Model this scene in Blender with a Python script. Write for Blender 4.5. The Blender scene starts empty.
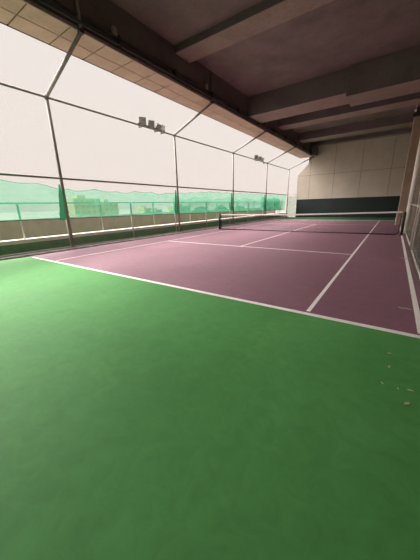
import bpy, bmesh, math, random
from mathutils import Vector, Matrix
random.seed(7)
S = bpy.context.scene
COL = S.collection
V = Vector

# ------------------------------------------------------------------ materials
def newmat(name):
    m = bpy.data.materials.new(name); m.use_nodes = True
    nt = m.node_tree; b = nt.nodes['Principled BSDF']
    return m, nt, b

def ramp(nt, fac, stops):
    r = nt.nodes.new('ShaderNodeValToRGB')
    e = r.color_ramp.elements
    e[0].position, e[0].color = stops[0][0], (*stops[0][1], 1)
    e[1].position, e[1].color = stops[-1][0], (*stops[-1][1], 1)
    for p, c in stops[1:-1]:
        x = e.new(p); x.color = (*c, 1)
    nt.links.new(fac, r.inputs[0]); return r.outputs[0]

def noise(nt, scale, detail=4, rough=.6, vec=None, dist=0):
    n = nt.nodes.new('ShaderNodeTexNoise')
    n.inputs['Scale'].default_value = scale; n.inputs['Detail'].default_value = detail
    n.inputs['Roughness'].default_value = rough; n.inputs['Distortion'].default_value = dist
    if vec is not None: nt.links.new(vec, n.inputs['Vector'])
    return n.outputs['Fac']

def coords(nt, scale=(1, 1, 1)):
    t = nt.nodes.new('ShaderNodeTexCoord'); mp = nt.nodes.new('ShaderNodeMapping')
    mp.inputs['Scale'].default_value = scale
    nt.links.new(t.outputs['Object'], mp.inputs['Vector'])
    return mp.outputs['Vector']

def bump(nt, b, fac, strength, dist=.01):
    n = nt.nodes.new('ShaderNodeBump'); n.inputs['Strength'].default_value = strength
    n.inputs['Distance'].default_value = dist
    nt.links.new(fac, n.inputs['Height']); nt.links.new(n.outputs[0], b.inputs['Normal'])

def mottled(name, c1, c2, scale=2., rough=.7, metallic=0, stretch=(1, 1, 1), bs=.15, spec=.5, fine=None):
    m, nt, b = newmat(name)
    v = coords(nt, stretch)
    f = noise(nt, scale, 6, .62, v)
    col = ramp(nt, f, [(.3, c1), (.7, c2)])
    if fine:
        f2 = noise(nt, fine, 8, .75, v)
        mx = nt.nodes.new('ShaderNodeMixRGB'); mx.blend_type = 'OVERLAY'; mx.inputs[0].default_value = .35
        nt.links.new(col, mx.inputs[1])
        nt.links.new(ramp(nt, f2, [(.3, (.3, .3, .3)), (.7, (.7, .7, .7))]), mx.inputs[2])
        col = mx.outputs[0]
    nt.links.new(col, b.inputs['Base Color'])
    b.inputs['Roughness'].default_value = rough; b.inputs['Metallic'].default_value = metallic
    b.inputs['Specular IOR Level'].default_value = spec
    if bs: bump(nt, b, noise(nt, scale * 12, 5, .7, v), bs)
    return m

def court_paint(name, c1, c2, c3, spec=.5, rough=.5):
    m, nt, b = newmat(name)
    v = coords(nt)
    f = noise(nt, .35, 5, .6, v, .6)
    col = ramp(nt, f, [(.32, c1), (.5, c2), (.7, c3)])
    f2 = noise(nt, 5., 8, .75, v, 1.2)
    mx = nt.nodes.new('ShaderNodeMixRGB'); mx.blend_type = 'OVERLAY'; mx.inputs[0].default_value = .5
    nt.links.new(col, mx.inputs[1])
    nt.links.new(ramp(nt, f2, [(.3, (.38, .38, .38)), (.68, (.6, .6, .6))]), mx.inputs[2])
    # small scuffs
    f3 = noise(nt, 1.7, 10, .85, coords(nt, (4, 1, 1)), 2.5)
    mx2 = nt.nodes.new('ShaderNodeMixRGB'); mx2.blend_type = 'MIX'
    nt.links.new(ramp(nt, f3, [(.66, (0, 0, 0)), (.78, (.22, .22, .22))]), mx2.inputs[0])
    nt.links.new(mx.outputs[0], mx2.inputs[1]); mx2.inputs[2].default_value = (*[min(1, x * 1.6 + .03) for x in c3], 1)
    nt.links.new(mx2.outputs[0], b.inputs['Base Color'])
    nt.links.new(ramp(nt, f, [(.3, (rough - .06,) * 3), (.7, (rough + .1,) * 3)]), b.inputs['Roughness'])
    b.inputs['Specular IOR Level'].default_value = spec
    bump(nt, b, noise(nt, 90, 4, .7, v), .25, .004)
    return m

def mesh_alpha(name, colour, pitch, wire, rough=.6, horiz=False):
    """woven wire seen as real wires on a sheet: the holes are open"""
    m, nt, b = newmat(name)
    t = nt.nodes.new('ShaderNodeTexCoord'); s = nt.nodes.new('ShaderNodeSeparateXYZ')
    nt.links.new(t.outputs['Object'], s.inputs[0])
    def math_(op, a, bb=None):
        n = nt.nodes.new('ShaderNodeMath'); n.operation = op
        for i, x in enumerate((a, bb)):
            if x is None: continue
            if isinstance(x, (int, float)): n.inputs[i].default_value = x
            else: nt.links.new(x, n.inputs[i])
        return n.outputs[0]
    h = math_('ADD', s.outputs['Y'], s.outputs['X'])
    def fam(op):
        u = math_('DIVIDE', math_(op, h, s.outputs['Z']), pitch)
        return math_('LESS_THAN', math_('FRACT', u), wire / pitch)
    mask = math_('MAXIMUM', fam('ADD'), fam('SUBTRACT'))
    nt.links.new(mask, b.inputs['Alpha'])
    b.inputs['Base Color'].default_value = (*colour, 1); b.inputs['Roughness'].default_value = rough
    b.inputs['Metallic'].default_value = .3
    return m

def netting(name, colour, alpha):
    m, nt, b = newmat(name)
    nt.nodes.remove(b)
    out = nt.nodes['Material Output']
    d = nt.nodes.new('ShaderNodeBsdfDiffuse'); tl = nt.nodes.new('ShaderNodeBsdfTranslucent')
    d.inputs[0].default_value = (*colour, 1); tl.inputs[0].default_value = (*colour, 1)
    mx = nt.nodes.new('ShaderNodeMixShader'); mx.inputs[0].default_value = .6
    nt.links.new(d.outputs[0], mx.inputs[1]); nt.links.new(tl.outputs[0], mx.inputs[2])
    tr = nt.nodes.new('ShaderNodeBsdfTransparent')
    mo = nt.nodes.new('ShaderNodeMixShader')
    f = noise(nt, 1.3, 4, .6, coords(nt, (1, .6, 2.5)))
    a = ramp(nt, f, [(.3, (alpha - .07,) * 3), (.7, (min(1, alpha + .1),) * 3)])
    nt.links.new(a, mo.inputs[0]); nt.links.new(tr.outputs[0], mo.inputs[1]); nt.links.new(mx.outputs[0], mo.inputs[2])
    nt.links.new(mo.outputs[0], out.inputs['Surface'])
    return m

M = {}
M['green'] = court_paint('green_court_paint', (.070, .250, .068), (.084, .285, .080), (.105, .325, .10), .16, .6)
M['greenshade'] = court_paint('shaded_green_court_paint', (.020, .060, .028), (.026, .075, .034), (.035, .09, .045), .2, .6)  # floor green darkened, far-end shade put into the colour
M['purple'] = court_paint('purple_court_paint', (.215, .108, .145), (.245, .126, .166), (.29, .153, .198), .25, .5)
M['line'] = mottled('white_line_paint', (.88, .83, .80), (.96, .93, .90), 6, .6, fine=30)
M['concrete'] = mottled('raw_concrete', (.145, .110, .100), (.23, .175, .160), .9, .85, stretch=(1, 1, 1), fine=9)
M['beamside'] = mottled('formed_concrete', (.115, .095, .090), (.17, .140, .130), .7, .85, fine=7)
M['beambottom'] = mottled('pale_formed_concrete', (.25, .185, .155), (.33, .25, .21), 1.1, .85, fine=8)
M['panel'] = mottled('beige_wall_panel', (.54, .445, .375), (.62, .525, .445), .8, .75, fine=14)
M['joint'] = mottled('wall_joint', (.10, .085, .07), (.14, .12, .10), 3, .9, bs=0)
M['backboard'] = mottled('dark_green_board', (.007, .015, .015), (.012, .023, .023), 3, .55)
M['soffit'] = mottled('tan_soffit_tile', (.58, .405, .275), (.72, .52, .37), 1.6, .7, fine=12)
M['darkmetal'] = mottled('dark_metal', (.035, .032, .030), (.06, .055, .05), 5, .5, .4, bs=0)
M['post'] = mottled('weathered_fence_pipe', (.23, .205, .19), (.35, .31, .285), 4, .55, .1, bs=.05)
M['galv'] = mottled('galvanised_pipe', (.55, .50, .46), (.72, .67, .62), 6, .45, .3, bs=.05)
M['cream'] = mottled('cream_painted_ledge', (.82, .75, .66), (.93, .87, .78), 3, .7, fine=15)
M['parapet'] = mottled('brown_grey_render', (.58, .34, .35), (.69, .42, .43), 2, .85, fine=12)
M['greenwall'] = mottled('green_painted_kerb', (.16, .31, .17), (.23, .40, .23), 3, .8, fine=14)
M['grime'] = mottled('grimy_kerb', (.035, .03, .028), (.20, .17, .15), 3.5, .9, fine=20)
M['chain'] = mesh_alpha('chain_link_wire', (.45, .43, .42), .055, .0020)
M['chainr'] = mesh_alpha('dark_chain_link_wire', (.34, .33, .28), .05, .0055)
M['netblack'] = mesh_alpha('black_net_cord', (.03, .03, .032), .045, .0036)
M['tape'] = mottled('white_net_tape', (.78, .74, .72), (.88, .84, .82), 5, .7)
M['blackpaint'] = mottled('black_painted_steel', (.018, .016, .018), (.035, .030, .032), 5, .45, .2, bs=0)
M['netpale'] = netting('pale_green_netting', (.10, .40, .25), .52)
M['netdeep'] = netting('deep_green_netting', (.02, .32, .16), .72)
M['netthin'] = netting('faint_green_netting', (.20, .42, .28), .35)
M['netmid'] = netting('mid_green_netting', (.05, .36, .20), .36)
M['hem'] = mottled('green_net_cord', (.02, .22, .12), (.03, .30, .17), 8, .8, bs=0)
M['lamp'] = mottled('grey_lamp_housing', (.30, .25, .22), (.40, .34, .30), 8, .5, .1, bs=0)
M['lampside'] = mottled('brown_lamp_fins', (.08, .06, .055), (.12, .095, .085), 8, .6, .3, bs=0)
M['whitemetal'] = mottled('white_enamel', (.70, .66, .62), (.8, .76, .72), 8, .4, bs=0)
M['column'] = mottled('brown_render', (.30, .215, .15), (.42, .31, .22), .9, .8, fine=10)
M['glass'] = mottled('lamp_glass', (.30, .30, .30), (.4, .4, .4), 3, .12, bs=0)
M['leaf'] = mottled('dry_leaf', (.45, .42, .25), (.62, .58, .40), 20, .7)
M['scuff'] = mottled('peeled_tape', (.50, .45, .45), (.68, .62, .62), 15, .7)
M['tower'] = mottled('cream_tower', (.48, .44, .22), (.54, .50, .27), .05, .9, bs=0)
M['towerwin'] = mottled('tower_window', (.26, .27, .16), (.33, .34, .20), .1, .4, bs=0)
M['ground'] = mottled('hazy_ground', (.20, .20, .17), (.24, .235, .205), .01, .9, bs=0)
M['leaves'] = mottled('tree_foliage', (.04, .10, .05), (.08, .16, .08), .6, .9, fine=4)
M['bark'] = mottled('tree_bark', (.10, .07, .05), (.16, .12, .09), 3, .9)

# ------------------------------------------------------------------ geometry helpers
def box(bm, x0, x1, y0, y1, z0, z1, mi=0):
    n = len(bm.verts)
    vs = [bm.verts.new((x, y, z)) for x in (x0, x1) for y in (y0, y1) for z in (z0, z1)]
    for f in ((0, 1, 3, 2), (4, 6, 7, 5), (0, 4, 5, 1), (2, 3, 7, 6), (0, 2, 6, 4), (1, 5, 7, 3)):
        fc = bm.faces.new([vs[i] for i in f]); fc.material_index = mi
    return vs

def tube(bm, pts, r, n=10, mi=0):
    pts = [V(p) for p in pts]
    rings = []
    for i, p in enumerate(pts):
        if i == 0: d = pts[1] - p
        elif i == len(pts) - 1: d = p - pts[-2]
        else: d = (p - pts[i - 1]).normalized() + (pts[i + 1] - p).normalized()
        d.normalize()
        a = V((0, 0, 1)) if abs(d.z) < .9 else V((1, 0, 0))
        u = d.cross(a).normalized(); w = d.cross(u)
        rings.append([bm.verts.new(p + r * (math.cos(2 * math.pi * k / n) * u + math.sin(2 * math.pi * k / n) * w)) for k in range(n)])
    for a, b in zip(rings, rings[1:]):
        for k in range(n):
            f = bm.faces.new((a[k], a[(k + 1) % n], b[(k + 1) % n], b[k])); f.smooth = True; f.material_index = mi
    for ring, fl in ((rings[0], True), (rings[-1], False)):
        f = bm.faces.new(ring[::-1] if fl else ring); f.material_index = mi

def prism(bm, poly, y0, y1, mi=0):
    a = [bm.verts.new((x, y0, z)) for x, z in poly]; b = [bm.verts.new((x, y1, z)) for x, z in poly]
    n = len(poly)
    bm.faces.new(a); bm.faces.new(b[::-1])
    for i in range(n): bm.faces.new((a[i], b[i], b[(i + 1) % n], a[(i + 1) % n]))

def link(name, bm, mats, parent=None, bevel=0):
    bmesh.ops.recalc_face_normals(bm, faces=bm.faces[:])
    me = bpy.data.meshes.new(name)
    if parent is not None:
        w = parent; off = V((0, 0, 0))
        while w is not None: off += w.location; w = w.parent
        for v in bm.verts: v.co -= off
    bm.to_mesh(me); bm.free()
    for m in (mats if isinstance(mats, (list, tuple)) else [mats]): me.materials.append(m)
    o = bpy.data.objects.new(name, me); COL.objects.link(o)
    if parent is not None: o.parent = parent
    if bevel:
        b = o.modifiers.new('bevel', 'BEVEL'); b.width = bevel; b.segments = 2; b.limit_method = 'ANGLE'
    return o

def origin_to_base(o):
    vs = [v.co for v in o.data.vertices]
    c = V(((min(v.x for v in vs) + max(v.x for v in vs)) / 2, (min(v.y for v in vs) + max(v.y for v in vs)) / 2, min(v.z for v in vs)))
    for v in o.data.vertices: v.co -= c
    o.location = c
    return o

def tag(o, label, cat, group=None, kind=None):
    o['label'] = label; o['category'] = cat
    if group: o['group'] = group
    if kind: o['kind'] = kind
    return o

def root(name, loc, label, cat, group=None):
    o = bpy.data.objects.new(name, None); COL.objects.link(o); o.location = loc
    o.empty_display_size = .2
    return tag(o, label, cat, group)

def boxes(*bs):
    bm = bmesh.new()
    for b in bs: box(bm, *b)
    return bm

def tubes(*ts):
    bm = bmesh.new()
    for pts, r in ts: tube(bm, pts, r)
    return bm

# ------------------------------------------------------------------ the setting
YB, YW = -9.0, 29.8          # back wall, far wall
XF = -6.3                    # fence line
ZC, ZS, XI = 8.2, 6.87, -3.6  # ceiling, soffit, inner face of the edge beam
HALF = 5.485
ZT = 5.73
POSTS = [-5.1, 1.84, 8.88, 15.86, 22.84, 29.72]

tag(link('floor_side', boxes((5.605, 9.6, YB, YW, -.3, 0)), M['concrete']), 'dark bare floor behind the right hand fence', 'floor', kind='structure')
tag(link('floor_far', boxes((-8.8, 5.605, 24.9, YW + .3, -.3, 0)), M['greenshade']), 'green floor at the foot of the end wall, shade painted into its colour', 'floor', kind='structure')
tag(link('floor', boxes((-8.8, 5.605, YB, 24.9, -.3, 0)), M['green']), 'green painted hard floor around the purple court', 'floor', kind='structure')
tag(link('ceiling', boxes((-4.95, 9.9, YB, YW + .3, ZC, ZC + .3)), M['concrete']), 'raw grey brown concrete ceiling slab over the court', 'ceiling', kind='structure')

# far wall: backing with a cut corner, beige panels with open joints
bm = bmesh.new()
prism(bm, [(-5.2, 0), (9.9, 0), (9.9, ZC), (-4.0, ZC), (-4.0, 6.2), (-5.2, 4.7)], YW + .03, YW + .3)
far = tag(link('wall_far', bm, M['joint']), 'beige panelled end wall behind the far baseline', 'wall', kind='structure')
bm = bmesh.new()
xs = [-5.2, -3.75, -1.12, 1.55, 4.22, 6.9, 9.6]
g = .015
for x0, x1 in zip(xs, xs[1:]):
    for z0, z1 in ((0.0, 4.85), (4.85, ZC)):
        if x0 == -5.2 and z0 > 0:
            prism(bm, [(x0, z0 + g), (x1 - g, z0 + g), (x1 - g, 6.78), (-4.0, 6.2), (-5.2, 4.86 + g)], YW, YW + .05)
        else:
            box(bm, x0 + g, x1 - g, YW, YW + .05, z0 + g, z1 - g)
link('wall_panel', bm, M['panel'], far)

tag(link('wall_back', boxes((-4.9, 9.9, YB - .3, YB, 0, ZC)), M['concrete']), 'concrete wall behind the near end of the court', 'wall', kind='structure')
tag(link('wall_right', boxes((9.6, 9.9, YB, YW, 0, ZC)), M['column']), 'dim concrete wall seen through the right hand fence', 'wall', kind='structure')

# edge beam with tiled soffit
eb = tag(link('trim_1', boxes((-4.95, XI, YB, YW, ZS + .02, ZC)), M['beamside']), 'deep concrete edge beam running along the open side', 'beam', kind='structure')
bm = bmesh.new()
y = YB + .3
k0 = 2.72 - 1.143 * 11
ys = []
yy = k0
while yy < YW:
    ys.append(yy); yy += 1.143
ys.append(YW - .02)
for a, b in zip(ys, ys[1:]):
    for xa, xb in ((-4.97, -4.31), (-4.275, -3.62)):
        box(bm, xa, xb, a + .02, b - .02, ZS - .03, ZS + .02)
link('soffit_tiles', bm, M['soffit'], eb)
link('drip_edge', boxes((-5.0, -4.972, YB, YW, ZS - .045, ZS + .5)), M['darkmetal'], eb)
link('soffit_bead', boxes((XI - .012, XI + .03, YB, YW, ZS - .04, ZS + .05)), M['lamp'], eb)
bm = tubes(([(XI + .09, YB, 7.02), (XI + .09, YW, 7.02)], .05), ([(XI + .06, YB, 7.22), (XI + .06, YW, 7.22)], .03))
for i in range(14):
    yy = -8 + i * 2.8
    box(bm, XI, XI + .16, yy, yy + .05, 6.93, 7.27)
link('conduit', bm, M['darkmetal'], eb)
bm = bmesh.new()
for yy in (3.0, 8.3):
    box(bm, XI, XI + .12, yy, yy + .16, 7.26, 7.46)
link('junction_box', bm, M['lamp'], eb)

# transverse beams (dark sides, paler underside)
def beam(n, parts, label):
    bm = bmesh.new()
    for x0, x1, y0, y1, zb in parts:
        box(bm, x0, x1, y0, y1, zb, ZC)
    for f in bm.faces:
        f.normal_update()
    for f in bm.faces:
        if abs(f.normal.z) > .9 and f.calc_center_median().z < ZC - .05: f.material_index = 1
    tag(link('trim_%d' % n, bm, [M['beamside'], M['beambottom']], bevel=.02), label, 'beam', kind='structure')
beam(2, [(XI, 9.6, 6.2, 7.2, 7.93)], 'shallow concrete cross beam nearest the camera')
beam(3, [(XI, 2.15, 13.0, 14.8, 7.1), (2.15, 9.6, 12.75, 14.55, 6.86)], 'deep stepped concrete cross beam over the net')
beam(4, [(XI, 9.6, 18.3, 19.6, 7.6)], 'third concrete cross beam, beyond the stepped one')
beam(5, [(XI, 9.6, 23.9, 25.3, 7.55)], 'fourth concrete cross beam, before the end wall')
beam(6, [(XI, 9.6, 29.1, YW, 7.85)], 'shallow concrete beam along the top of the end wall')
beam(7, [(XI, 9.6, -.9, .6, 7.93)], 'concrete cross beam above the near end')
# corbel under the left end where the beams meet the edge beam
tag(link('trim_8', boxes((XI, XI + .5, 28.6, YW, 6.85, 7.85)), M['beamside']), 'short concrete corner block where edge beam meets the end wall', 'beam', kind='structure')

# upstand with cream ledge outside the fence, then the rendered parapet
tag(link('wall_left', boxes((-7.02, -6.85, YB, YW + 2, 0, .5), ), M['greenwall']), 'low dark green upstand outside the left fence', 'wall', kind='structure')
bm = bmesh.new(); prism(bm, [(-6.80, .42), (-6.80, .56), (-7.02, .58), (-7.02, .5), (-6.84, .5), (-6.84, .42)], YB, YW + 2)
tag(link('trim_9', bm, M['cream']), 'cream ledge capping the green upstand', 'ledge', kind='structure')
tag(link('wall_left_parapet', boxes((-8.8, -8.6, YB, YW + 2, 0, 1.29)), M['parapet']), 'brown grey parapet wall behind the cream ledge', 'wall', kind='structure')
bm = bmesh.new()
# grimy kerb strip along the fence foot, with a ragged inner edge
n = 160
top = []; 
for i in range(n + 1):
    yy = YB + (YW - YB) * i / n
    x = -5.98 + random.uniform(-.05, .05)
    top.append((x, yy))
va = [bm.verts.new((-6.42, y_, .055)) for _, y_ in top]; vb = [bm.verts.new((x - .03, y_, .055)) for x, y_ in top]
vc = [bm.verts.new((x + .03, y_, .001)) for x, y_ in top]; vd = [bm.verts.new((-6.42, y_, .001)) for _, y_ in top]
for i in range(n):
    bm.faces.new((va[i], va[i + 1], vb[i + 1], vb[i])); bm.faces.new((vb[i], vb[i + 1], vc[i + 1], vc[i])); bm.faces.new((vd[i], vd[i + 1], va[i + 1], va[i]))
tag(link('baseboard_left', bm, M['grime']), 'grimy low kerb strip along the foot of the left fence', 'kerb', kind='structure')

# ------------------------------------------------------------------ court surface and lines
ct = root('tennis_court', (0, 11.885, 0), 'purple hard tennis court surface with white painted lines', 'tennis court')
bm = bmesh.new(); box(bm, -5.96, 5.60, 0, 23.77, 0, .004)
link('playing_surface', bm, M['purple'], ct)
z1, z2 = .0035, .0075
def stripe(name, x0, x1, y0, y1): link(name, boxes((x0, x1, y0, y1, z1, z2)), M['line'], ct)
stripe('baseline', -5.6, 5.54, -.05, .04)
stripe('baseline', -5.6, 5.54, 23.67, 23.77)
for s in (-1, 1):
    w = .05
    stripe('singles_sideline', s * 4.115 - (w if s < 0 else 0), s * 4.115 + (0 if s < 0 else w) , .1, 23.67) if False else None
stripe('singles_sideline', 4.075, 4.135, .1, 23.67)
stripe('singles_sideline', -4.135, -4.095, .1, 23.67)
stripe('doubles_sideline', 5.455, 5.525, .1, 23.67)
stripe('service_line', -4.095, 4.065, 5.46, 5.51)
stripe('service_line', -4.095, 4.065, 18.26, 18.31)
stripe('centre_service_line', -.025, .025, 5.51, 18.26)

# ------------------------------------------------------------------ net
nt_ = root('tennis_net', (0, 11.885, 0), 'black tennis net with white headband stretched across the court', 'tennis net')
XL, XR = -5.0, 5.36
def top_z(x):
    return 1.085 + .008 * x - .06 * (1 - min(1, abs(x) / 5.2))
bm = bmesh.new()
N = 40
for i in range(N):
    xa, xb = XL + (XR - XL) * i / N, XL + (XR - XL) * (i + 1) / N
    vs = [bm.verts.new(p) for p in ((xa, 11.885, .04), (xb, 11.885, .04), (xb, 11.885, top_z(xb)), (xa, 11.885, top_z(xa)))]
    bm.faces.new(vs)
bmesh.ops.remove_doubles(bm, verts=bm.verts[:], dist=1e-5)
link('netting', bm, M['netblack'], nt_)
bm = bmesh.new()
for i in range(N):
    xa, xb = XL + (XR - XL) * i / N, XL + (XR - XL) * (i + 1) / N
    vs = []
    for x in (xa, xb):
        z = top_z(x)
        vs.append([bm.verts.new((x, 11.885 + dy, z + dz)) for dy, dz in ((-.014, -.055), (-.014, .012), (0, .02), (.014, .012), (.014, -.055))])
    for k in range(4): bm.faces.new((vs[0][k], vs[0][k + 1], vs[1][k + 1], vs[1][k]))
bmesh.ops.remove_doubles(bm, verts=bm.verts[:], dist=1e-5)
link('headband', bm, M['tape'], nt_)
link('bottom_cord', tubes(([(XL, 11.885, .04), (XR - .15, 11.885, .04), (XR, 11.885, .14)], .03)), M['blackpaint'], nt_)
link('side_cord', tubes(([(XR - .02, 11.885, .12), (XR - .02, 11.885, 1.03)], .018)), M['blackpaint'], nt_)
link('side_cord', tubes(([(XL + .02, 11.885, .04), (XL + .02, 11.885, 1.03)], .018)), M['blackpaint'], nt_)
for x, pr_ in ((-5.12, .08), (5.47, .055)):
    bm = tubes(([(x, 11.885, .0085), (x, 11.885, 1.09)], pr_), ([(x, 11.885, 1.07), (x, 11.885, 1.12)], .036))
    box(bm, x - .10, x + .07, 11.785, 11.985, .0085, .03)
    p_ = link('net_post', bm, M['blackpaint'], nt_)
bm = tubes(([(5.47, 11.80, .72), (5.47, 11.74, .72), (5.47, 11.70, .82)], .015)); box(bm, 5.43, 5.51, 11.79, 11.82, .62, .84)
link('winder', bm, M['darkmetal'], nt_)

# ------------------------------------------------------------------ left fence
fz = root('mesh_fence', (XF, 12.3, 0), 'tall grey pipe and wire mesh fence along the open left side', 'fence')
for y in POSTS:
    bm = tubes(([(XF, y, 0), (XF, y, ZT)], .06))
    box(bm, XF - .11, XF + .11, y - .11, y + .11, .0, .075)
    link('post', bm, M['post'], fz)
    bm = tubes(([(XF, y, ZT), (XI + .03, y, 6.80)], .058), ([(XI + .06, y, 6.78), (XI + .06, y, 8.0)], .05))
    tube(bm, [(XF, y, ZT - .07), (XF, y, ZT + .07)], .075)
    link('sloping_brace', bm, M['post'], fz)
    bm = bmesh.new(); box(bm, XI, XI + .12, y - .07, y + .07, 6.76, 6.86)
    link('beam_bracket', bm, M['darkmetal'], fz)
Y0, Y1 = YB, YW
link('top_rail', tubes(([(XF, Y0, ZT), (XF, Y1, ZT - .03)], .04)), M['post'], fz)
link('middle_rail', tubes(([(XF, Y0, 2.93), (XF, Y1, 2.74)], .042)), M['post'], fz)
link('bottom_rail', tubes(([(XF, Y0, .10), (XF, Y1, .10)], .022)), M['post'], fz)
bays = [YB] + POSTS
for a, b in zip(bays, bays[1:]):
    bm = bmesh.new()
    f = [bm.verts.new(p) for p in ((XF + .03, a + .03, .08), (XF + .03, b - .03, .08), (XF + .03, b - .03, 5.67), (XF + .03, a + .03, 5.67))]
    bm.faces.new(f)
    link('mesh_panel', bm, M['chain'], fz)
    bm = bmesh.new()
    f = [bm.verts.new(p) for p in ((XF + .03, a + .03, 5.68), (XF + .03, b - .03, 5.68), (XI - .1, b - .03, 6.74), (XI - .1, a + .03, 6.74))]
    bm.faces.new(f)
    link('sloping_mesh', bm, M['chain'], fz)

# end return of the fence between the last post and the wall
er = root('end_fence', (-5.7, YW - .05, 0), 'narrow mesh end panel between last fence post and beige wall', 'fence')
link('rail', tubes(([(XF + .07, YW - .05, 2.78), (-5.2, YW - .05, 2.78)], .025)), M['galv'], er)
bm = bmesh.new()
bm.faces.new([bm.verts.new(p) for p in ((XF + .07, YW - .05, .05), (-5.2, YW - .05, .05), (-5.2, YW - .05, 4.7), (-4.1, YW - .05, 6.4), (XF + .07, YW - .05, 5.60))])
link('mesh_panel', bm, M['chain'], er)

# ------------------------------------------------------------------ green safety netting hung on the fence
def hang(name, x, y0, y1, ztop, zbot, mat, label, amp, hemr=.012):
    bm = bmesh.new()
    ny = int((y1 - y0) * 14); nz = 12
    grid = []
    for i in range(ny + 1):
        yy = y0 + (y1 - y0) * i / ny
        zt, zb = ztop(yy), zbot(yy)
        row = []
        for k in range(nz + 1):
            t = k / nz
            dx = amp * math.sin(yy * 9.7 + 1.7 * math.sin(yy * 1.9) + t * 1.3) * (.4 + .6 * t) + .02 * math.sin(yy * 3.1 + 4 * t)
            row.append(bm.verts.new((x - .03 + dx, yy, zb + (zt - zb) * t)))
        grid.append(row)
    for i in range(ny):
        for k in range(nz):
            f = bm.faces.new((grid[i][k], grid[i + 1][k], grid[i + 1][k + 1], grid[i][k + 1])); f.smooth = True
    bot = [g_[0].co.copy() for g_ in grid][::4]; tp = [g_[-1].co.copy() for g_ in grid][::2]
    tube(bm, bot, hemr * 1.6, 6, 1)
    tube(bm, tp, hemr, 6, 2)
    o = link(name, bm, [mat, M['hem'], mat])
    return tag(origin_to_base(o), label, 'netting')
def sag(y, span, depth, base):
    t = (y / span) % 1.0
    return base - depth * 4 * t * (1 - t)
def top_pale(y):
    if y > 9: return min(2.68, 2.5 + (y - 9) * .05) - .04 * abs(math.sin(y * 2.7))
    if y < 1.2: base = 2.80 - .12 * max(0, (y + .5)) ** .7 if y > -.5 else 2.80
    else: base = 2.66 - .16 * min(1, (y - 1.2) / 1.2)
    return base - .07 * abs(math.sin(y * math.pi / 1.17 + .4)) ** .8 + .035 * math.sin(y * 2.3)
hang('green_safety_netting', XF - .17, YB, 29.6, top_pale, lambda y: 1.31 - .012 * abs(y), M['netpale'],
     'pale green safety netting strung along lower half of the left fence', .02)
wave = lambda y: 2.20 + .08 * math.sin(y * 1.7) + .05 * math.sin(y * 4.1)
hang('green_safety_netting', XF - .46, 8.95, 29.6, wave, lambda y: 1.27 - .010 * y, M['netmid'],
     'second layer of green netting with wavy top edge, from second fence post onward', .012)
hang('green_safety_netting', XF - .535, 22.9, 28.5, lambda y: wave(y) + .12, lambda y: 1.24 - .010 * y, M['netdeep'],
     'deepest green netting behind the last fence bay by the end wall', .012)
bm = bmesh.new()
pr = None
for i in range(13):
    x = -6.2 + i * .082
    cur = [bm.verts.new((x, YW - .12 + .02 * math.sin(i * 1.9), z)) for z in (.15, .8, 1.5, 2.55)]
    if pr:
        for k in range(3): bm.faces.new((pr[k], cur[k], cur[k + 1], pr[k + 1]))
    pr = cur
tag(origin_to_base(link('green_safety_netting', bm, M['netthin'])), 'faint green netting across the narrow end panel by the beige wall', 'netting')
# bunches gathered round the posts
bgroup = 'green netting gathered behind fence posts'
bl = {1.84: 'green netting bunched behind the nearest fence post in view', 8.88: 'green netting bunched behind the second fence post',
      15.86: 'green netting bunched behind the third fence post', 22.84: 'green netting bunched behind the fourth fence post'}
for y in POSTS[1:5]:
    bm = bmesh.new()
    rings = []
    for k in range(13):
        t = k / 12; z = 1.24 + 1.42 * t
        wv = .22 * (1 - t) ** .8 + .03
        ring = []
        for j in range(14):
            a = 2 * math.pi * j / 14
            rr = 1 + .18 * math.sin(j * 3.1 + k)
            ring.append(bm.verts.new((XF - .105 + .036 * math.cos(a) * rr, y - .05 + wv * .62 * math.sin(a) * rr - wv * .25, z)))
        rings.append(ring)
    for a_, b_ in zip(rings, rings[1:]):
        for j in range(14):
            f = bm.faces.new((a_[j], a_[(j + 1) % 14], b_[(j + 1) % 14], b_[j])); f.smooth = True
    tag(origin_to_base(link('netting_bunch', bm, M['netdeep'])), bl[y], 'netting', bgroup)

# ------------------------------------------------------------------ railings outside the fence
rl = root('pipe_railing', (XF - .2, 12, 0), 'thin railing with pale uprights right behind the left fence', 'railing')
XR_ = XF - .36
link('top_rail', tubes(([(XR_, YB, 1.92), (XR_, YW, 1.92)], .02)), M['hem'], rl)
y = 1.95 - 3.49 * 3
while y < YW:
    bm = tubes(([(XR_, y, 0), (XR_, y, 1.92)], .04))
    box(bm, XR_ - .07, XR_ + .07, y - .07, y + .07, 0, .02)
    link('upright', bm, M['galv'], rl)
    link('green_sleeve', tubes(([(XR_, y, 1.28), (XR_, y, 1.90)], .05)), M['hem'], rl)
    y += 3.49
r2 = root('parapet_railing', (-6.93, 12, .57), 'slim short railing standing on the cream ledge', 'railing')
link('top_rail', tubes(([(-6.93, YB, 1.95), (-6.93, YW, 1.95)], .016)), M['hem'], r2)
y = .32 - 3.49 * 2
while y < YW:
    link('upright', tubes(([(-6.93, y, .56), (-6.93, y, 1.95)], .028)), M['galv'], r2)
    link('green_sleeve', tubes(([(-6.93, y, 1.32), (-6.93, y, 1.93)], .04)), M['hem'], r2)
    y += 3.49
bm = boxes((-7.02, -6.87, 28.7, 28.95, .58, 1.28), (-7.04, -6.86, 28.67, 28.98, 1.28, 1.33))
tag(origin_to_base(link('marker_post', bm, M['whitemetal'], bevel=.01)), 'small white square post at far end of the cream ledge', 'post')

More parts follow.
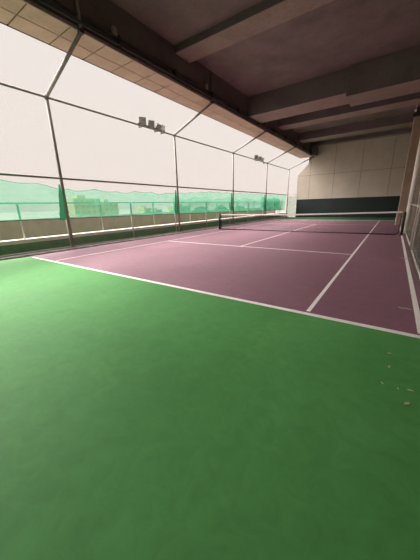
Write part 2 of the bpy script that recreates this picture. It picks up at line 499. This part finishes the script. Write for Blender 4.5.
# ------------------------------------------------------------------ floodlights
def floodlight(loc, w, label, group, mat, yaw, tilt, name='floodlight'):
    R_ = Matrix.Rotation(yaw, 4, 'Z') @ Matrix.Rotation(tilt, 4, 'Y')
    r = root(name, loc, label, 'floodlight', group)
    def put(bm, nm, m, parent=r, rot=True):
        if rot: bmesh.ops.transform(bm, matrix=Matrix.Translation((0, 0, w * .34)) @ R_, verts=bm.verts[:])
        bmesh.ops.recalc_face_normals(bm, faces=bm.faces[:])
        me = bpy.data.meshes.new(nm); bm.to_mesh(me); bm.free(); me.materials.append(m)
        o = bpy.data.objects.new(nm, me); COL.objects.link(o); o.parent = parent; return o
    # housing: rim in front (+X), tapering to the rear
    bm = bmesh.new()
    secs = [(.30 * w, .5 * w), (.22 * w, .5 * w), (-.12 * w, .42 * w), (-.30 * w, .25 * w)]
    rings = []
    for x, h in secs: rings.append([bm.verts.new((x, a * h, b_ * h)) for a, b_ in ((-1, -1), (1, -1), (1, 1), (-1, 1))])
    for a, b_ in zip(rings, rings[1:]):
        for k in range(4): bm.faces.new((a[k], a[(k + 1) % 4], b_[(k + 1) % 4], b_[k]))
    bm.faces.new(rings[0]); bm.faces.new(rings[-1][::-1])
    h_ = put(bm, 'housing', mat)
    bm = bmesh.new(); box(bm, .29 * w, .315 * w, -.44 * w, .44 * w, -.44 * w, .44 * w)
    put(bm, 'glass_front', M['glass'])
    bm = bmesh.new()
    for k in range(7):
        yy = (-.33 + .11 * k) * w
        box(bm, -.36 * w, -.1 * w, yy - .01 * w, yy + .01 * w, -.3 * w, .46 * w)
    put(bm, 'cooling_fins', M['lampside'])
    bm = bmesh.new()
    for s in (-1, 1): box(bm, -.05 * w, .05 * w, s * .56 * w - .015 * w, s * .56 * w + .015 * w, 0, .42 * w)
    box(bm, -.05 * w, .05 * w, -.57 * w, .57 * w, 0, .03 * w)
    put(bm, 'yoke', M['lampside'], rot=False)
    return r
bar = tubes(([(XF - .3, 6.45, 5.9), (XF - .3, 8.4, 5.9)], .028))
for yy in (6.5, 7.6, 8.1): (box(bar, XF - .33, XF - .045, yy - .02, yy + .02, 5.69, 5.73), box(bar, XF - .32, XF - .28, yy - .02, yy + .02, 5.73, 5.89))
tag(origin_to_base(link('mounting_bar', bar, M['darkmetal'])), 'short bar on the fence top rail carrying the nearer lamps', 'bracket')
G1 = 'floodlights on the near fence bay'
floodlight((XF - .3, 6.75, 5.93), .36, 'boxy floodlight on fence top, leftmost of the nearer cluster', G1, M['lamp'], -.55, .15)
floodlight((XF - .3, 7.36, 5.93), .34, 'boxy floodlight in the middle of the nearer cluster', G1, M['lamp'], -.45, .2)
floodlight((XF - .3, 7.88, 5.93), .30, 'smaller tilted floodlight between the middle box and the pale lamp', G1, M['lamp'], -.2, .6)
floodlight((XF - .3, 8.26, 5.93), .28, 'small pale floodlight at right end of the nearer cluster', G1, M['whitemetal'], .9, .5)
bar = tubes(([(XF - .3, 20.55, 5.9), (XF - .3, 22.6, 5.9)], .025))
for yy in (20.6, 22.6): (box(bar, XF - .33, XF - .045, yy - .02, yy + .02, 5.67, 5.71), box(bar, XF - .32, XF - .28, yy - .02, yy + .02, 5.71, 5.89))
tag(origin_to_base(link('mounting_bar', bar, M['darkmetal'])), 'short bar on the fence top rail carrying the farther lamps', 'bracket')
G2 = 'floodlights on the far fence bay'
floodlight((XF - .3, 20.8, 5.93), .36, 'boxy floodlight, leftmost of the distant cluster on the fence', G2, M['lampside'], -.5, .2)
floodlight((XF - .3, 21.65, 5.93), .34, 'boxy floodlight in the middle of the distant cluster', G2, M['lampside'], -.4, .2)
floodlight((XF - .3, 22.4, 5.93), .30, 'small pale floodlight at right end of the distant cluster', G2, M['lamp'], .6, .5)

# ------------------------------------------------------------------ right side
# rendered column beyond the net
cl = root('column', (5.6, 19.2, 0), 'tall brown rendered column beyond right end of the net', 'column')
bm = bmesh.new(); box(bm, 5.25, 6.2, 18.6, 19.8, .009, ZC)
link('shaft', bm, M['column'], cl, bevel=.04)
bm = bmesh.new(); box(bm, 5.20, 5.24, 18.6, 18.85, .009, .85)
link('base_guard', bm, M['cream'], cl, bevel=.015)
bm = tubes(([(5.5, 18.57, 3.4), (5.5, 18.57, 3.7)], .03)); box(bm, 5.4, 5.6, 18.55, 18.6, 3.4, 3.65)
link('wall_bracket', bm, M['lamp'], cl)

XG = 5.66
rf = root('court_side_fence', (XG, 4, 0), 'right hand mesh fence with pale frames beside the doubles sideline', 'fence')
bm = tubes(([(XG, 13.2, 0), (XG, 13.2, 7.0)], .13)); box(bm, XG - .02, XG + .12, 13.08, 13.32, .005, .03)
link('end_post', bm, M['cream'], rf)
def frame(y0, y1, z0, z1, nm, diag=False):
    r = .024
    bm = tubes(([(XG, y0, z0), (XG, y0, z1)], r), ([(XG, y1, z0), (XG, y1, z1)], r), ([(XG, y0, z0), (XG, y1, z0)], r), ([(XG, y0, z1), (XG, y1, z1)], r))
    link(nm, bm, M['galv'], rf)
    bm = bmesh.new(); bm.faces.new([bm.verts.new(p) for p in ((XG, y0, z0), (XG, y1, z0), (XG, y1, z1), (XG, y0, z1))])
    link('mesh_panel', bm, M['chainr'], rf)
frame(7.9, 13.1, .06, 5.4, 'panel_frame')
frame(1.0, 6.75, .06, 5.4, 'panel_frame')
frame(-6.0, .9, .06, 5.4, 'panel_frame')
for y in (7.0, 7.75):
    link('intermediate_post', tubes(([(XG + .05, y, 0), (XG + .05, y, 5.45)], .045)), M['lamp'], rf)
link('middle_rail', tubes(([(XG, 7.9, 1.45), (XG, 13.1, 1.45)], .02)), M['galv'], rf)
bm = bmesh.new(); box(bm, XG - .04, XG + .04, 6.7, 7.7, 1.42, 1.50)
link('latch_bar', bm, M['galv'], rf)
tag(link('baseboard_right', boxes((5.70, 5.86, -6, 13.3, 0, .10)), M['grime']), 'low kerb under the right hand fence', 'kerb', kind='structure')
# black floodlight under the ceiling by the fence top
bk = root('ceiling_floodlight', (5.42, 12.2, 5.15), 'small black floodlight high up beside the right hand fence', 'floodlight')
bk_y, bk_z = 14.2, 0
def flood_black(Y, X, Z):
    bk.location = (X, Y, Z)
    bm = boxes((X - .17, X + .17, Y - .11, Y + .11, Z - .2, Z + .15)); link('housing', bm, M['blackpaint'], bk, bevel=.03)
    bm = boxes((X - .15, X - .06, Y - .14, Y - .11, Z - .02, Z + .10)); link('glass_front', bm, M['whitemetal'], bk)  # white patch painted in as the glint on the lamp front
    bm = boxes((X - .04, X + .30, Y - .04, Y + .04, Z + .15, Z + .22)); link('bracket', bm, M['blackpaint'], bk)
flood_black(13.0, 5.29, 5.62)

# dark green practice board against the end wall
bb = root('wall_board', (2.2, YW - .06, 0), 'dark green low board fixed along the foot of the end wall', 'wall board')
link('board', boxes((-5.12, 9.5, YW - .07, YW - .01, .02, 2.08)), M['backboard'], bb)
bm = bmesh.new()
for i in range(8):
    x = -4.9 + i * 1.95
    box(bm, x, x + .03, YW - .085, YW - .07, .05, 2.05)
box(bm, -5.12, 9.5, YW - .09, YW - .005, 2.08, 2.13)
link('batten', bm, M['backboard'], bb)

# ------------------------------------------------------------------ bits on the floor
def leaf(x, y, s, a, label):
    bm = bmesh.new()
    pts = [(-1, 0), (-.5, .32), (.1, .42), (.7, .22), (1.1, 0), (.7, -.2), (.1, -.4), (-.5, -.3)]
    up = [bm.verts.new((x + s * (px * math.cos(a) - py * math.sin(a)), y + s * (px * math.sin(a) + py * math.cos(a)), .004 + s * .25 * abs(py))) for px, py in pts]
    lo = [bm.verts.new((v.co.x, v.co.y, v.co.z - .0025)) for v in up]
    bm.faces.new(up); bm.faces.new(lo[::-1])
    for i in range(8): bm.faces.new((up[i], lo[i], lo[(i + 1) % 8], up[(i + 1) % 8]))
    tag(origin_to_base(link('fallen_leaf', bm, M['leaf'])), label, 'leaf', 'dry leaves on the green floor')
leaf(5.17, -.62, .028, .4, 'dry pale leaf on green floor, closest to the near baseline')
leaf(5.17, -.91, .026, 1.4, 'dry pale leaf on green floor, second from the baseline')
leaf(5.12, -1.24, .018, 2.2, 'tiny dry leaf farthest left of the leaves on the right')
leaf(5.33, -1.22, .026, .2, 'dry pale leaf near the right edge of the photo')
leaf(5.30, -1.43, .034, .9, 'largest dry leaf, nearest the camera at the right')
leaf(5.24, -1.25, .014, 1.9, 'tiny dry speck of leaf between the larger ones')
bm = bmesh.new()
for i in range(9):
    x = 5.26 + i * .018; a = random.uniform(-.02, .02)
    box(bm, x, x + .016, 1.0 + a - .02, 1.0 + a + .012, .0042, .0062)
tag(origin_to_base(link('peeled_tape', bm, M['scuff'])), 'scrap of peeled white tape beside the right sideline', 'tape')
bm = boxes((5.33, 5.60, 5.50, 5.53, .0076, .010), (5.40, 5.52, 5.44, 5.50, .0076, .009))
tag(origin_to_base(link('tape_strip', bm, M['scuff'])), 'short cross strip of tape over the right sideline', 'tape')

# ------------------------------------------------------------------ beyond the parapet
tag(link('ground', boxes((-5000, -40, -3000, 5000, -14.2, -14)), M['ground']), 'hazy ground far below beyond the parapet', 'ground', kind='structure')
def tower(x, y, w, d, h, label):
    r = root('apartment_tower', (x, y, -14), label, 'building', 'distant apartment towers behind the green netting')
    bm = boxes((x - d, x, y, y + w, -14, h), (x - d * .7, x - d * .3, y + w * .3, y + w * .6, h, h + 1.2))
    link('walls', bm, M['tower'], r)
    nf = 4; nc = max(3, int(w / 1.7))
    first = None
    for i in range(nf):
        for j in range(nc):
            ya = (j + .25) * w / nc; za = h + 14 - 1.3 - i * 1.75
            if first is None:
                bm = bmesh.new(); box(bm, -.02, .06, 0, .5 * w / nc, 0, .8)
                first = o = link('window', bm, M['towerwin']); o.parent = r
            else:
                o = first.copy(); COL.objects.link(o)
            o.location = (0, ya, za)
tower(-80, 41.2, 9.6, 9, 5.2, 'widest pale yellow tower behind netting, left of the others')
tower(-80, 52.0, 5.8, 8, 3.9, 'mid height pale yellow tower just right of the widest one')
tower(-80, 70.8, 3.6, 7, 1.6, 'small low pale tower farther right behind the netting')
tower(-80, 92.5, 8.0, 8, 2.0, 'pale yellow tower seen just right of the second fence post')
def tree(x, y, rr, ztop, label):
    r = root('distant_tree', (x, y, -14), label, 'tree', 'hazy trees beyond the parapet')
    bm = bmesh.new()
    bmesh.ops.create_icosphere(bm, subdivisions=3, radius=rr, matrix=Matrix.Translation((x, y, ztop - rr)))
    for v in bm.verts:
        d = V(v.co) - V((x, y, ztop - rr))
        k = 1 + .16 * math.sin(d.x * 2.1 + x) * math.sin(d.y * 2.4 + y) + random.uniform(-.05, .06)
        v.co = V((x, y, ztop - rr)) + d * k
    link('crown', bm, M['leaves'], r)
    link('trunk', tubes(([(x, y, -14), (x, y, ztop - rr)], rr * .12)), M['bark'], r)
spots = [(66, 1.6), (72, 2.2), (80, 1.5), (86, 2.4), (95, 2.2), (103, 2.9), (112, 2.3), (121, 3.0), (131, 2.6)]
words = ['leftmost', 'second', 'third', 'fourth', 'fifth', 'sixth', 'seventh', 'eighth', 'rightmost']
for i_, ((y, zt), w_) in enumerate(zip(spots, words)):
    tree(-62 - 9 * (i_ % 2), y * .95 - 6 * ((i_ + 1) % 2), 4.1, zt * .8 - .7, 'round hazy tree behind the netting, %s of the row from the left' % w_)

# ------------------------------------------------------------------ light
w = bpy.data.worlds.new('sky'); S.world = w; w.use_nodes = True
nt = w.node_tree; bg = nt.nodes['Background']
tc = nt.nodes.new('ShaderNodeTexCoord'); sp = nt.nodes.new('ShaderNodeSeparateXYZ')
nt.links.new(tc.outputs['Generated'], sp.inputs[0])
c = ramp(nt, sp.outputs['Z'], [(0., (.92, .81, .74)), (.25, (.93, .84, .78)), (.6, (.91, .85, .81)), (1., (.95, .94, .94))])
nt.links.new(c, bg.inputs[0])
# bright haze round the veiled sun, behind and left of the camera
dt = nt.nodes.new('ShaderNodeVectorMath'); dt.operation = 'DOT_PRODUCT'
nt.links.new(tc.outputs['Generated'], dt.inputs[0]); dt.inputs[1].default_value = V((-.80, -.42, .62)).normalized()
mr = nt.nodes.new('ShaderNodeMapRange'); mr.interpolation_type = 'SMOOTHSTEP'
nt.links.new(dt.outputs['Value'], mr.inputs['Value'])
mr.inputs['From Min'].default_value = .80; mr.inputs['From Max'].default_value = 1.0
mr.inputs['To Min'].default_value = 1.0; mr.inputs['To Max'].default_value = 9.0
nt.links.new(mr.outputs[0], bg.inputs[1])

def sun(name, direction, strength, angle, col):
    l = bpy.data.lights.new(name, 'SUN'); l.energy = strength; l.angle = math.radians(angle); l.color = col
    o = bpy.data.objects.new(name, l); COL.objects.link(o)
    o.rotation_euler = V(direction).to_track_quat('-Z', 'Y').to_euler()
    return o
sun('hazy_sun', (1, .0, -1.12), 8.6, 42, (1, .93, .86))

# ------------------------------------------------------------------ camera
f_, pit, yaw, rol = 253.31, -.283458, -.616571, -.0275731
cy, sy, cp, sp_ = math.cos(yaw), math.sin(yaw), math.cos(pit), math.sin(pit)
F = V((sy * cp, cy * cp, sp_)); R0 = V((cy, -sy, 0)); U0 = R0.cross(F)
R = math.cos(rol) * R0 + math.sin(rol) * U0; U = R.cross(F)
cam = bpy.data.cameras.new('camera'); co = bpy.data.objects.new('camera', cam); COL.objects.link(co)
m = Matrix((R, U, -F)).transposed().to_4x4(); m.translation = V((4.98137, -3.77765, 1.63045))
co.matrix_world = m
cam.sensor_fit = 'VERTICAL'; cam.sensor_height = 36; cam.lens = f_ / 560 * 36
cam.clip_start = .05; cam.clip_end = 9000
S.camera = co
S.view_settings.view_transform = 'Standard'; S.view_settings.look = 'None'
S.view_settings.gamma = 1; S.view_settings.exposure = 0; S.view_settings.use_curve_mapping = False
S.cycles.transparent_max_bounces = 24
